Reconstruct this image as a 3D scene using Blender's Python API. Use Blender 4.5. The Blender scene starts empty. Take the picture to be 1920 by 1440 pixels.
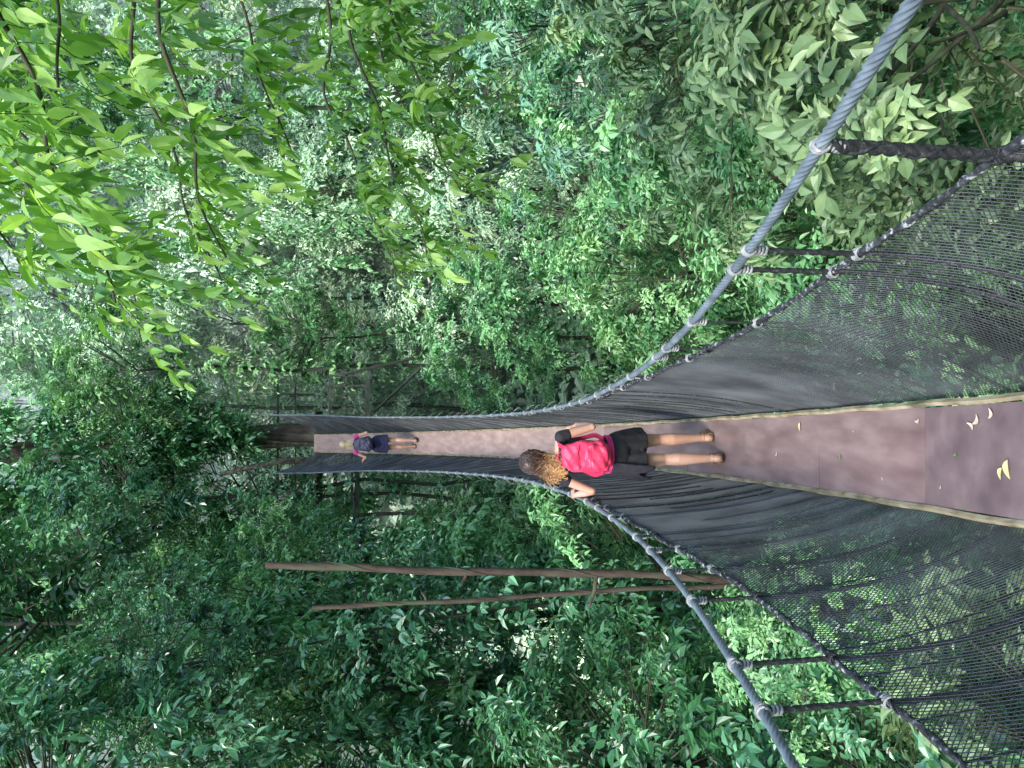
import bpy, math, random
import numpy as np
from mathutils import Matrix, Vector
random.seed(7)
R = np.random.RandomState(11)
scene = bpy.context.scene
COL = scene.collection

# ---------------------------------------------------------------- helpers
def norm(a):
    return a / np.maximum(np.linalg.norm(a, axis=-1, keepdims=True), 1e-9)

def link(o, parent=None):
    COL.objects.link(o)
    if parent is not None:
        o.parent = parent
    return o

def mkmesh(name, V, Q, mats, mi=None, tint=None, smooth=True):
    V = np.asarray(V, dtype=np.float32).reshape(-1, 3)
    Q = np.asarray(Q, dtype=np.int32).reshape(-1, 4)
    me = bpy.data.meshes.new(name)
    me.vertices.add(len(V)); me.vertices.foreach_set('co', V.ravel())
    me.loops.add(Q.size); me.loops.foreach_set('vertex_index', Q.ravel())
    me.polygons.add(len(Q))
    me.polygons.foreach_set('loop_start', np.arange(0, Q.size, 4, dtype=np.int32))
    me.polygons.foreach_set('loop_total', np.full(len(Q), 4, dtype=np.int32))
    for m in mats: me.materials.append(m)
    if mi is not None: me.polygons.foreach_set('material_index', np.asarray(mi, dtype=np.int32))
    me.polygons.foreach_set('use_smooth', np.full(len(Q), smooth, dtype=bool))
    if tint is not None:
        a = me.attributes.new('tint', 'FLOAT', 'POINT')
        a.data.foreach_set('value', np.asarray(tint, dtype=np.float32))
    me.update(calc_edges=True)
    return me

class MB:
    def __init__(s): s.V=[]; s.Q=[]; s.M=[]; s.T=[]; s.n=0
    def add(s, V, Q, m=0, t=0.5):
        V=np.asarray(V,dtype=float).reshape(-1,3); Q=np.asarray(Q).reshape(-1,4)
        s.V.append(V); s.Q.append(Q+s.n); s.M.append(np.full(len(Q),m))
        s.T.append(np.full(len(V),t) if np.isscalar(t) else np.asarray(t)); s.n+=len(V)
    def mesh(s, name, mats, smooth=True):
        return mkmesh(name, np.concatenate(s.V), np.concatenate(s.Q), mats,
                      np.concatenate(s.M), np.concatenate(s.T), smooth)
    def obj(s, name, mats, parent=None, smooth=True):
        return link(bpy.data.objects.new(name, s.mesh(name, mats, smooth)), parent)

def tubes(P, Rad, n=6, ref=None, lobes=0, amp=0.0, twist=0.0):
    """P (K,M,3), Rad (K,M) -> verts, quads"""
    P=np.asarray(P,dtype=float)
    if P.ndim==2: P=P[None]
    K,M,_=P.shape
    Rad=np.broadcast_to(np.asarray(Rad,dtype=float),(K,M)) if np.ndim(Rad)<2 else np.asarray(Rad)
    T=np.empty_like(P); T[:,1:-1]=P[:,2:]-P[:,:-2]; T[:,0]=P[:,1]-P[:,0]; T[:,-1]=P[:,-1]-P[:,-2]
    T=norm(T)
    if ref is None:
        d=np.abs(P[:,-1]-P[:,0]); ref=np.zeros((K,3)); ref[np.arange(K),np.argmin(d,axis=1)]=1.
    else: ref=np.broadcast_to(np.asarray(ref,dtype=float),(K,3))
    n1=norm(np.cross(T,ref[:,None,:])); n2=np.cross(T,n1)
    a=np.arange(n)*2*math.pi/n
    rr=np.ones((K,M,n))
    if lobes:
        s=np.concatenate([np.zeros((K,1)),np.cumsum(np.linalg.norm(np.diff(P,axis=1),axis=2),axis=1)],axis=1)
        rr=1+amp*(np.abs(np.cos(.5*lobes*(a[None,None,:]-twist*s[:,:,None])))*2-1.2)
    V=P[:,:,None,:]+(Rad[:,:,None]*rr)[...,None]*(np.cos(a)[None,None,:,None]*n1[:,:,None,:]+np.sin(a)[None,None,:,None]*n2[:,:,None,:])
    k=np.arange(K)[:,None,None]*M*n; m=np.arange(M-1)[None,:,None]*n; j=np.arange(n)[None,None,:]; j2=(j+1)%n
    Q=np.stack([k+m+j,k+m+j2,k+m+n+j2,k+m+n+j],axis=-1).reshape(-1,4)
    return V.reshape(-1,3),Q

def box(c, s, rot=0.0):
    x,y,z=[v/2. for v in s]
    V=np.array([[-x,-y,-z],[x,-y,-z],[x,y,-z],[-x,y,-z],[-x,-y,z],[x,-y,z],[x,y,z],[-x,y,z]])
    c_,s_=math.cos(rot),math.sin(rot)
    V=V@np.array([[c_,s_,0],[-s_,c_,0],[0,0,1]])+np.array(c)
    Q=[[0,3,2,1],[4,5,6,7],[0,1,5,4],[1,2,6,5],[2,3,7,6],[3,0,4,7]]
    return V,np.array(Q)

def capsule(p1,p2,r1,r2,n=14,flat=1.0):
    p1=np.array(p1,float); p2=np.array(p2,float); L=np.linalg.norm(p2-p1)
    d=(p2-p1)/max(L,1e-6) if L>1e-6 else np.array([0,0,1.])
    pts=[];rad=[]
    for a in np.linspace(-88,0,7): pts.append(p1+d*r1*math.sin(math.radians(a))); rad.append(r1*math.cos(math.radians(a)))
    for t in (.33,.66): pts.append(p1+(p2-p1)*t); rad.append(r1+(r2-r1)*t)
    for a in np.linspace(0,88,7): pts.append(p2+d*r2*math.sin(math.radians(a))); rad.append(r2*math.cos(math.radians(a)))
    pts=np.array(pts)
    ref=[1,0,0] if abs(d[0])<.7 else [0,1,0]
    V,Q=tubes(pts,np.array(rad)[None],n,ref=ref)
    if flat!=1.0:
        cy=np.repeat(pts[:,1],n); V[:,1]=cy+(V[:,1]-cy)*flat
    return V,Q

# ---------------------------------------------------------------- materials
def new_mat(name):
    m=bpy.data.materials.new(name); m.use_nodes=True
    nt=m.node_tree; b=nt.nodes['Principled BSDF']
    return m,nt,b

def ramp(nt, stops):
    r=nt.nodes.new('ShaderNodeValToRGB'); e=r.color_ramp.elements
    while len(e)>1: e.remove(e[-1])
    e[0].position=stops[0][0]; e[0].color=(*stops[0][1],1)
    for p,c in stops[1:]:
        x=e.new(p); x.color=(*c,1)
    return r

def noise_mat(name, stops, scale=8, rough=.7, bump=.2, bscale=None, stretch=(1,1,1), metallic=0, detail=6, spec=.5, bdist=.01):
    m,nt,b=new_mat(name); L=nt.links
    tc=nt.nodes.new('ShaderNodeTexCoord'); mp=nt.nodes.new('ShaderNodeMapping')
    mp.inputs['Scale'].default_value=stretch
    L.new(tc.outputs['Object'],mp.inputs[0])
    n=nt.nodes.new('ShaderNodeTexNoise'); n.inputs['Scale'].default_value=scale; n.inputs['Detail'].default_value=detail
    L.new(mp.outputs[0],n.inputs['Vector'])
    r=ramp(nt,stops); L.new(n.outputs['Fac'],r.inputs[0]); L.new(r.outputs[0],b.inputs['Base Color'])
    b.inputs['Roughness'].default_value=rough; b.inputs['Metallic'].default_value=metallic
    b.inputs['Specular IOR Level'].default_value=spec
    if bump:
        n2=nt.nodes.new('ShaderNodeTexNoise'); n2.inputs['Scale'].default_value=bscale or scale*3; n2.inputs['Detail'].default_value=4
        L.new(mp.outputs[0],n2.inputs['Vector'])
        bp=nt.nodes.new('ShaderNodeBump'); bp.inputs['Strength'].default_value=bump; bp.inputs['Distance'].default_value=bdist
        L.new(n2.outputs['Fac'],bp.inputs['Height']); L.new(bp.outputs[0],b.inputs['Normal'])
    return m

def leaf_mat(name, dark, mid, light, trans=.35, rough=.42, spec=.5, tcol=None):
    m,nt,b=new_mat(name); L=nt.links
    at=nt.nodes.new('ShaderNodeAttribute'); at.attribute_name='tint'
    oi=nt.nodes.new('ShaderNodeObjectInfo')
    ad=nt.nodes.new('ShaderNodeMath'); ad.operation='MULTIPLY_ADD'
    L.new(oi.outputs['Random'],ad.inputs[0]); ad.inputs[1].default_value=.24
    sb=nt.nodes.new('ShaderNodeMath'); sb.operation='ADD'; sb.inputs[1].default_value=-.12
    L.new(at.outputs['Fac'],sb.inputs[0]); L.new(sb.outputs[0],ad.inputs[2])
    r=ramp(nt,[(0.05,dark),(0.5,mid),(0.95,light)])
    L.new(ad.outputs[0],r.inputs[0])
    hs=nt.nodes.new('ShaderNodeHueSaturation')
    mr=nt.nodes.new('ShaderNodeMapRange'); mr.inputs['To Min'].default_value=.47; mr.inputs['To Max'].default_value=.515
    L.new(oi.outputs['Random'],mr.inputs[0]); L.new(mr.outputs[0],hs.inputs['Hue']); L.new(r.outputs[0],hs.inputs['Color'])
    L.new(hs.outputs[0],b.inputs['Base Color'])
    b.inputs['Roughness'].default_value=rough; b.inputs['Specular IOR Level'].default_value=spec
    if trans<=0: return m
    tr=nt.nodes.new('ShaderNodeBsdfTranslucent')
    mx=nt.nodes.new('ShaderNodeMix'); mx.data_type='RGBA'; mx.blend_type='MULTIPLY'; mx.inputs[0].default_value=1
    L.new(hs.outputs[0],mx.inputs[6]); mx.inputs[7].default_value=(*(tcol or (1.6,1.7,.7)),1)
    L.new(mx.outputs[2],tr.inputs['Color'])
    ms=nt.nodes.new('ShaderNodeMixShader'); ms.inputs[0].default_value=trans
    L.new(b.outputs[0],ms.inputs[1]); L.new(tr.outputs[0],ms.inputs[2])
    L.new(ms.outputs[0],nt.nodes['Material Output'].inputs['Surface'])
    return m

M_bark=noise_mat('bark',[(.3,(.02,.024,.015)),(.55,(.05,.055,.035)),(.75,(.06,.10,.045))],scale=3,rough=.9,bump=.6,bscale=14,stretch=(3,3,.6),bdist=.03)
M_barkpale=noise_mat('mossy_pale_bark',[(.35,(.05,.045,.03)),(.5,(.13,.11,.08)),(.62,(.17,.17,.12)),(.75,(.40,.42,.35))],scale=9,rough=.9,bump=.5,bscale=30,bdist=.02)
M_barkbrown=noise_mat('brown_mossy_bark',[(.3,(.025,.018,.013)),(.52,(.075,.055,.04)),(.7,(.07,.09,.045))],scale=7,rough=.95,bump=.7,bscale=25,stretch=(1,1,.4),bdist=.02)
M_barkhost=noise_mat('grey_brown_rough_bark',[(.3,(.035,.028,.022)),(.52,(.11,.085,.065)),(.7,(.19,.18,.13))],scale=4,rough=.95,bump=.8,bscale=16,stretch=(1,1,.4),bdist=.04)
M_twig=noise_mat('twig_bark',[(.3,(.03,.03,.015)),(.7,(.09,.09,.05))],scale=9,rough=.8,bump=0)

LM={
 'near': leaf_mat('yellow_green_leaf',(.06,.18,.035),(.19,.42,.08),(.48,.72,.24),.45,.32,.6,(1.35,1.4,.5)),
 'dark': leaf_mat('glossy_dark_leaf',(.018,.080,.036),(.065,.22,.10),(.22,.47,.26),.15,.28,.9),
 'mid': leaf_mat('fresh_green_leaf',(.04,.14,.055),(.14,.36,.145),(.35,.62,.29),.2,.36,.7),
 'olive': leaf_mat('olive_leaf',(.06,.13,.06),(.15,.28,.13),(.30,.46,.22),.2,.42,.5),
 'haze': leaf_mat('painted_haze_leaf',(.30,.52,.32),(.50,.74,.47),(.72,.88,.62),0,.6,.4),  # distance haze painted into the leaf base colour
 'blue': leaf_mat('bluish_leaf',(.10,.25,.19),(.18,.38,.27),(.30,.52,.36),0,.5,.5),  # bluer green than the other leaf tones
}

# ---------------------------------------------------------------- foliage
def leaf_geo(P,D,N,L,W,fold=.22,droop=.18,fine=False):
    D=norm(D); S=norm(np.cross(D,N)); N=np.cross(S,D)
    L=L[:,None]; W=W[:,None]
    n=len(P)
    if not fine:
        m1=P+D*L*.28; m2=P+D*L*.62-N*L*droop*.3
        tip=P+D*L-N*L*droop
        up=N*W*fold
        V=np.stack([P,m1+S*W*.5+up,m2+S*W*.36+up,tip,m2-S*W*.36+up,m1-S*W*.5+up],axis=1)
        b=np.arange(n)[:,None]*6
        Q=np.concatenate([b+np.array([[0,1,2,3]]),b+np.array([[0,3,4,5]])],axis=0)
        return V.reshape(-1,3),Q,6
    up=N*W*fold
    a=P+D*L*.16; c=P+D*L*.42-N*L*droop*.10; e=P+D*L*.74-N*L*droop*.42; tip=P+D*L-N*L*droop
    sp=c+0*up
    V=np.stack([P,sp,tip,a+S*W*.33+up*.7,c+S*W*.5+up,e+S*W*.27+up*.5,a-S*W*.33+up*.7,c-S*W*.5+up,e-S*W*.27+up*.5],axis=1)
    b=np.arange(n)[:,None]*9
    Q=np.concatenate([b+np.array([q]) for q in ([0,3,4,1],[1,4,5,2],[0,1,7,6],[1,2,8,7])],axis=0)
    return V.reshape(-1,3),Q,9

def add_twigs(mb, base, tdir, tlen, nl, LL, LW, rs, tint, droopy=.35, twig_r=.004, lm=0, bm=1, nb=None, fine=False, lsc=None):
    """base (K,3), tdir (K,3), tlen (K,), leaves alternate along each twig"""
    K=len(base); tdir=norm(tdir)
    u=np.linspace(0,1,4)[None,:,None]
    path=base[:,None,:]+tdir[:,None,:]*tlen[:,None,None]*u
    path[:,:,2]-=(u[...,0]**2)*tlen[:,None]*droopy*.6
    V,Q=tubes(path,np.broadcast_to(np.linspace(twig_r,twig_r*.4,4),(K,4)),3)
    mb.add(V,Q,bm,.3)
    t=np.linspace(.12,1,nl)[None,:]+rs.uniform(-.04,.04,(K,nl))
    P=base[:,None,:]+tdir[:,None,:]*(tlen[:,None]*t)[...,None]
    P[:,:,2]-=t**2*tlen[:,None]*droopy*.6
    upv=np.array([0,0,1.])
    side=norm(np.cross(tdir,upv+rs.normal(0,.25,(K,3))))
    sg=np.where(np.arange(nl)%2==0,1.,-1.)[None,:,None]
    last=(np.arange(nl)==nl-1)[None,:,None]
    D=tdir[:,None,:]*.55+side[:,None,:]*sg*np.where(last,.1,.9)+rs.normal(0,.28,(K,nl,3))
    D[:,:,2]-=droopy
    N=upv+rs.normal(0,.40,(K,nl,3))
    if nb is not None: N=N*1.0+nb[:,None,:]*1.0
    l=LL*rs.uniform(.55,1.3,(K,nl)); w=LW*rs.uniform(.75,1.25,(K,nl))*np.clip(l/LL,.7,1.2)
    if lsc is not None: l=l*lsc[:,None]; w=w*lsc[:,None]
    V,Q,nv=leaf_geo(P.reshape(-1,3),D.reshape(-1,3),N.reshape(-1,3),l.ravel(),w.ravel(),fine=fine)
    tt=np.clip(tint[:,None]+rs.normal(0,.15,(K,nl)),0,1).ravel()
    mb.add(V,Q,lm,np.repeat(tt,nv))

def crown_mesh(name, seed, nc, nt, nl, LL, LW, Rr=2.5, droopy=.35, clump=.55, flat=.85, fine=False):
    rs=np.random.RandomState(seed)
    d=norm(rs.normal(0,1,(nc,3)))
    lob=norm(rs.normal(0,1,(7,3)))
    la=rs.uniform(-.5,.45,7)
    rad=1+ (np.clip(d@lob.T,0,1)**4*la).sum(axis=1)
    r=Rr*rad*rs.uniform(.25,1,nc)**.40
    C=d*r[:,None]; C[:,2]*=flat
    cs=clump*rs.uniform(.5,1.4,nc)
    ct=np.clip(.5+rs.normal(0,.25,nc)+.14*d[:,2],0.02,.98)
    ls=rs.choice([.75,.9,1.0,1.25,1.5],nc,p=[.2,.25,.25,.2,.1])
    td=norm(rs.normal(0,1,(nc,nt,3))*.75+d[:,None,:]*.8+np.array([0,0,.2]))
    base=C[:,None,:]+rs.normal(0,.13,(nc,nt,3))*cs[:,None,None]
    tl=(cs[:,None]*rs.uniform(.6,1.3,(nc,nt))).ravel()
    mb=MB()
    add_twigs(mb,base.reshape(-1,3),td.reshape(-1,3),tl,nl,LL,LW,rs,np.repeat(ct,nt),droopy,nb=np.repeat(d,nt,axis=0),fine=fine,lsc=np.repeat(ls,nt))
    u=np.linspace(0,1,5)[None,:,None]
    P=C[:,None,:]*(.5+.5*u)
    V,Q=tubes(P,np.broadcast_to(np.linspace(.014,.005,5),(nc,5)),4)
    mb.add(V,Q,1,.3)
    return mb.mesh(name,[LM['mid'],M_twig],smooth=False)

CM=[crown_mesh('crown',1,90,13,8,.15,.070),
    crown_mesh('crown',2,100,13,8,.14,.066,clump=.5),
    crown_mesh('crown',3,85,13,8,.19,.070,droopy=.7,fine=True),
    crown_mesh('crown',4,115,13,8,.12,.062,clump=.45),
    crown_mesh('crown',5,85,12,8,.165,.085,clump=.6,droopy=.3,fine=True),
    crown_mesh('crown',6,105,13,7,.16,.060,clump=.42,flat=1.15,droopy=.6)]

def ground_z(x,y):
    x=np.asarray(x,float); y=np.asarray(y,float)
    d=np.sqrt(x**2+(y-5)**2)
    s=np.clip((d-22)/50,0,1); s=s*s*(3-2*s)
    z=-11.5+42*s -.12*np.clip(x,-10,18)+.8*np.sin(x*.21+1)*np.cos(y*.17)+.5*np.sin(x*.5+y*.43)
    return z

TREE_TXT={'dark':'leafy rainforest tree with glossy dark green foliage on the slope',
 'mid':'rainforest tree with fresh green foliage beside the walkway',
 'olive':'tree with dull olive green leaves growing below the walkway',
 'haze':'pale forest tree with haze painted into its leaf colour on the far valley slope',
 'blue':'bluish green forest tree in the valley'}
rsv=np.random.RandomState(99)
def make_tree(x,y,z,r,var,tone,trunk_r=None,bark=None):
    gz=float(ground_z(x,y))-.2
    h=z-gz
    if h<r*.5: z=gz+r*.6; h=z-gz
    root=link(bpy.data.objects.new('forest_tree',None)); root.location=(x,y,gz)
    root.empty_display_size=.3
    root['label']=TREE_TXT[tone]; root['category']='tree'; root['group']='rainforest trees around the walkway'
    mb=MB()
    tr=trunk_r or (.02+.012*r+.0015*h)
    k=9; t=np.linspace(0,1,k)
    wx=np.cumsum(R.normal(0,.14,k)); wy=np.cumsum(R.normal(0,.14,k))
    P=np.stack([(wx-wx[-1])*(1),(wy-wy[-1]),t*h],axis=1)
    rad=tr*(1.25-.75*t); rad[0]*=1.5
    V,Q=tubes(P,rad[None],9,ref=[1,0,0]); mb.add(V,Q)
    for i in range(6):
        a=random.uniform(0,6.28); e=random.uniform(.1,.9)
        s0=P[-1]*1.0; s0=s0-np.array([0,0,random.uniform(.1,.5)*r*.8])
        d=np.array([math.cos(a)*math.cos(e),math.sin(a)*math.cos(e),math.sin(e)])
        L=r*.75
        q=np.array([s0+d*L*u+np.array([0,0,.15*L*u*u]) for u in np.linspace(0,1,6)])
        V,Q=tubes(q,np.linspace(tr*.5,.012,6)[None],6); mb.add(V,Q)
    mb.obj('trunk',[bark or M_bark],root)
    if h>r*1.7 and y<38:      # creepers climbing the bare part of the trunk
        n=int((h-r*.6)*13); u=rsv.uniform(.05,max(.1,1-r*.6/h),n)
        base=np.stack([np.interp(u,t,P[:,k_]) for k_ in range(3)],axis=1)
        a=rsv.uniform(0,6.28,n); td=np.stack([np.cos(a),np.sin(a),rsv.uniform(-.4,.5,n)],axis=1)
        vb=MB(); add_twigs(vb,base,td,rsv.uniform(.2,.7,n)*(1+.12*r),7,.16,.085,rsv,np.clip(.5+rsv.normal(0,.2,n),0,1),.5,nb=td)
        vb.obj('climbing_vine',[LM[tone],M_twig],root,False)
    c=bpy.data.objects.new('crown',CM[var]); link(c,root)
    c.location=(0,0,h); s=r/2.5
    c.scale=(s*random.uniform(.92,1.1),s*random.uniform(.92,1.1),s*random.uniform(.9,1.1))
    c.rotation_euler=(random.uniform(-.15,.15),random.uniform(-.15,.15),random.uniform(0,6.28))
    c.material_slots[0].link='OBJECT'; c.material_slots[0].material=LM[tone]
    return root

trees=[ # left side
 (-5.6,11.0,3.4,2.6,1,'dark'),(-3.9,14.6,5.3,2.5,0,'dark'),(-6.8,14.5,0.2,3.0,3,'mid'),(-4.9,13.0,-.6,2.1,1,'dark'),
 (-7.0,10.6,-2,2.6,0,'dark'),(-5.2,9.8,-3.9,2.3,0,'dark'),(-3.3,12.8,-5.2,2.3,5,'mid'),(-5,16,-3,2.6,1,'mid'),
 (-4.2,6.6,-5,1.9,4,'dark'),(-2.8,4.8,-5.6,1.6,4,'olive'),(-3.9,19,-3.4,2.0,3,'mid'),(-5.6,20.5,1,2.8,0,'dark'),
 (-4.4,19.0,5.2,2.4,1,'dark'),(-1.4,9,-7.2,2.3,1,'dark'),(-1.3,14,-7.0,2.4,5,'mid'),
 (-2.6,8.2,-5.9,1.4,4,'mid'),(-4.4,3.9,-4.8,1.5,4,'dark'),(-3.7,11.2,2.2,1.3,3,'dark',.028),
 (-2.9,16.2,-4.9,1.8,5,'mid'),(-6.2,24,4.5,3,3,'mid'),(-3.6,17.2,.8,1.3,1,'mid',.03),(-6.2,12.4,-6.8,2.2,1,'dark'),
 (-2.15,6.7,-4.35,.95,4,'mid'),(-8.0,12.0,4.0,2.4,0,'dark'),
 # right side
 (3.3,6.0,-5.0,2.2,4,'olive'),(4.6,8.6,-4.6,2.3,2,'olive'),(2.2,9.6,-6.6,2.1,0,'mid'),(4.8,12,-5.4,2.4,1,'mid'),
 (2.0,14.0,-6.2,2.3,3,'mid'),(7.0,15,-4.6,2.6,5,'blue'),(3.9,18,-6.2,2.4,3,'mid'),(1.6,20.5,-4.0,1.9,1,'mid'),
 (9,20,-3.2,3.0,3,'mid'),(5.8,23,-3.4,2.6,5,'haze'),(1.0,3.2,-6.2,1.6,4,'mid'),(3.9,3.6,-5.2,1.7,4,'olive'),
 (2.6,26,-3.4,2.4,3,'haze'),(6.5,11.5,-1.9,1.6,3,'mid'),
 # around and behind the far platform
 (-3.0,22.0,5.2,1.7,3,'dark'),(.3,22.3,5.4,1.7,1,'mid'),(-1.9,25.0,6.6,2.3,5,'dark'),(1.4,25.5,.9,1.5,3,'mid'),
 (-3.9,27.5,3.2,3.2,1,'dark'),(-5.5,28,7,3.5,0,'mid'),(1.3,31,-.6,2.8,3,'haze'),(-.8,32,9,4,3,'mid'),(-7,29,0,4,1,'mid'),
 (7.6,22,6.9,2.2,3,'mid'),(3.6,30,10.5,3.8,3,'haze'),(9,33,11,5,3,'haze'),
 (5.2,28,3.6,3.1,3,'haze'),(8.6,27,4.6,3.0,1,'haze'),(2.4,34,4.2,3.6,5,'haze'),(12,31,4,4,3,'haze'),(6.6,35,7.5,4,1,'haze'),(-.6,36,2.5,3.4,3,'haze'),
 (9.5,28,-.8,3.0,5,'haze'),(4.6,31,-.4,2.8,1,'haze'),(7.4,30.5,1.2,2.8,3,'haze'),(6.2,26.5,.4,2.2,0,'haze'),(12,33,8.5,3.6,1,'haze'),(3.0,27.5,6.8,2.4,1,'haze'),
]
for t in trees: make_tree(*t)
rs=np.random.RandomState(5)
cnt=0
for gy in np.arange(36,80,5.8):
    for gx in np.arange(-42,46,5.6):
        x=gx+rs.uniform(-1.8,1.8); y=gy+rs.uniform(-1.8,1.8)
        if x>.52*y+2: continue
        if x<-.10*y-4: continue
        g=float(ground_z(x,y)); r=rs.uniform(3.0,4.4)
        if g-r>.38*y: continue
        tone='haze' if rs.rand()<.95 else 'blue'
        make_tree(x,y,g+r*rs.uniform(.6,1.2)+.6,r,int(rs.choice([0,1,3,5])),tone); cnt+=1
for (x,y) in ((-3,7),(0,6.5),(3.5,9),(-5,12),(1,12),(5,14.5),(0,17.5),(-3,22),(4,21),(8,24)):
    r=rs.uniform(2.0,2.6)
    make_tree(x,y,float(ground_z(x,y))+r*rs.uniform(.8,1.3),r,int(rs.choice([0,1,4])),'dark' if x<0 else 'mid')

# hanging liana curtains
for k in range(28):
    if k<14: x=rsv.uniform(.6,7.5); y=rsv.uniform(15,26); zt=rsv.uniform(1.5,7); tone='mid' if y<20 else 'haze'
    else: x=rsv.uniform(-5.5,-2.9); y=rsv.uniform(10.5,18); zt=rsv.uniform(1.5,4.5); tone='dark' if k%3 else 'mid'
    L=rsv.uniform(2.5,5.5); n=int(L*16)
    u=rsv.uniform(0,1,n); px=.18*np.sin(u*4+k); py=.15*np.cos(u*5+k)
    base=np.stack([px,py,-u*L],axis=1); a=rsv.uniform(0,6.28,n)
    td=np.stack([np.cos(a),np.sin(a),-.6+0*a],axis=1)
    vb=MB(); uu=np.linspace(0,1,24); V,Q=tubes(np.stack([.18*np.sin(uu*4+k),.15*np.cos(uu*5+k),-uu*L],axis=1),.012,5); vb.add(V,Q,1)
    add_twigs(vb,base,td,rsv.uniform(.15,.45,n)*(1.25-.6*u),6,.13,.07,rsv,np.clip(.6+rsv.normal(0,.18,n),0,1),.8,nb=td)
    o=vb.obj('hanging_vine',[LM[tone],M_twig],None,False); o.location=(x,y,zt)
    o['label']='leafy vine hanging down among the rainforest trees'; o['category']='vine'; o['group']='hanging vines between the trees'

# terrain
gx=np.linspace(-130,130,131); gy=np.linspace(-60,200,131)
X,Y=np.meshgrid(gx,gy); Z=ground_z(X,Y)
V=np.stack([X,Y,Z],axis=-1).reshape(-1,3)
i=np.arange(130)[:,None]*131+np.arange(130)[None,:]
Q=np.stack([i,i+1,i+132,i+131],axis=-1).reshape(-1,4)
M_ground=noise_mat('forest_floor',[(.3,(.02,.05,.02)),(.5,(.05,.11,.045)),(.7,(.10,.17,.07))],scale=.6,rough=.95,bump=.6,bscale=3,bdist=.3)
g=link(bpy.data.objects.new('ground',mkmesh('ground',V,Q,[M_ground]))); g['kind']='structure'; g['label']='steep forest floor falling away below the walkway'; g['category']='ground'
def undergrowth(n,x0,x1,y0,y1,LL,tone,seed,lab,tl):
    rs=np.random.RandomState(seed)
    x=rs.uniform(x0,x1,n); y=rs.uniform(y0,y1,n)
    z=ground_z(x,y)+rs.uniform(0,.9,n)*tl*1.2
    mb=MB(); td=rs.normal(0,.8,(n,3))+np.array([0,-.35,.7])
    tn=np.clip(.5+.25*np.sin(x*.9+y*.5)*np.cos(y*.8)+rs.normal(0,.12,n),0,1)
    add_twigs(mb,np.stack([x,y,z],axis=1),td,rs.uniform(.6,1.3,n)*tl,6,LL,LL*.5,rs,tn,.3,twig_r=.01,nb=np.tile(np.array([[0,-.7,.5]]),(n,1)))
    o=mb.obj('undergrowth',[LM[tone],M_twig],None,False); o['kind']='stuff'; o['label']=lab; o['category']='undergrowth'
undergrowth(9000,-12,38,27,75,.55,'haze',3,'leafy undergrowth with haze painted into its pale colour covering the far valley slope',1.1)
undergrowth(7500,-14,12,2,27,.28,'mid',4,'dense green undergrowth on the gully floor',.8)

# humid morning mist hanging in the valley beyond the platform
mm=bpy.data.materials.new('valley_mist'); mm.use_nodes=True; nt=mm.node_tree
for n_ in list(nt.nodes):
    if n_.type=='BSDF_PRINCIPLED': nt.nodes.remove(n_)
vs=nt.nodes.new('ShaderNodeVolumeScatter'); vs.inputs['Color'].default_value=(.78,1.0,.80,1); vs.inputs['Density'].default_value=.022; vs.inputs['Anisotropy'].default_value=0.0
nt.links.new(vs.outputs[0],nt.nodes['Material Output'].inputs['Volume'])
V,Q=box((15,57,4),(90,62,40)); o=MB(); o.add(V,Q); mo=o.obj('mist',[mm],None,False); mo['kind']='structure'; mo['label']='thin humid mist in the valley'; mo['category']='mist'

# ---------------------------------------------------------------- bridge
def smooth_table(ys,vs):
    g=np.linspace(-2.5,23,511); v=np.interp(g,ys,vs)
    for _ in range(60): v[1:-1]=.25*v[:-2]+.5*v[1:-1]+.25*v[2:]
    return lambda y: np.interp(y,g,v)
xc=lambda y: -.112-.0668*np.asarray(y,float)
zd=lambda y: -1.715-.3292*np.asarray(y,float)+.0194*np.asarray(y,float)**2
off=smooth_table([-2.5,0,1.2,2,3,4,5.78,8,10,13,16.8,20,23],[1.3,1.03,.86,.715,.564,.463,.375,.356,.38,.44,.55,.7,.8])
nh=smooth_table([-2.5,0,1.65,2.25,3,4,5,7,23],[.5,.5,.62,.75,.82,1.0,1.05,1.06,1.06])
Y0,Y1=-2.0,22.0
DW=.214
bridge=link(bpy.data.objects.new('suspension_footbridge',None)); bridge.location=(0,0,0)
bridge['label']='narrow sagging canopy walkway with brown plank deck and black rope netting'; bridge['category']='footbridge'

def grid_mat():
    m,nt,b=new_mat('gritted_dark_plywood'); L=nt.links
    tc=nt.nodes.new('ShaderNodeTexCoord')
    n=nt.nodes.new('ShaderNodeTexNoise'); n.inputs['Scale'].default_value=6; n.inputs['Detail'].default_value=9; L.new(tc.outputs['Object'],n.inputs['Vector'])
    r=ramp(nt,[(.3,(.125,.086,.088)),(.55,(.185,.132,.13)),(.75,(.26,.195,.185))]); L.new(n.outputs['Fac'],r.inputs[0])
    L.new(r.outputs[0],b.inputs['Base Color'])
    b.inputs['Roughness'].default_value=.38
    hs=[]
    for d in ('X','Y'):
        w=nt.nodes.new('ShaderNodeTexWave'); w.bands_direction=d; w.inputs['Scale'].default_value=30; L.new(tc.outputs['Object'],w.inputs['Vector']); hs.append(w)
    a=nt.nodes.new('ShaderNodeMath'); a.operation='MULTIPLY'; L.new(hs[0].outputs['Fac'],a.inputs[0]); L.new(hs[1].outputs['Fac'],a.inputs[1])
    bp=nt.nodes.new('ShaderNodeBump'); bp.inputs['Strength'].default_value=.2; bp.inputs['Distance'].default_value=.0015
    L.new(a.outputs[0],bp.inputs['Height']); L.new(bp.outputs[0],b.inputs['Normal'])
    return m
M_grit=grid_mat()
M_deck=noise_mat('worn_brown_planks',[(.25,(.15,.10,.095)),(.5,(.225,.158,.148)),(.75,(.32,.24,.22))],scale=3.5,rough=.30,bump=.06,bscale=60,stretch=(3.0,.8,1),bdist=.002,detail=10)
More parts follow.
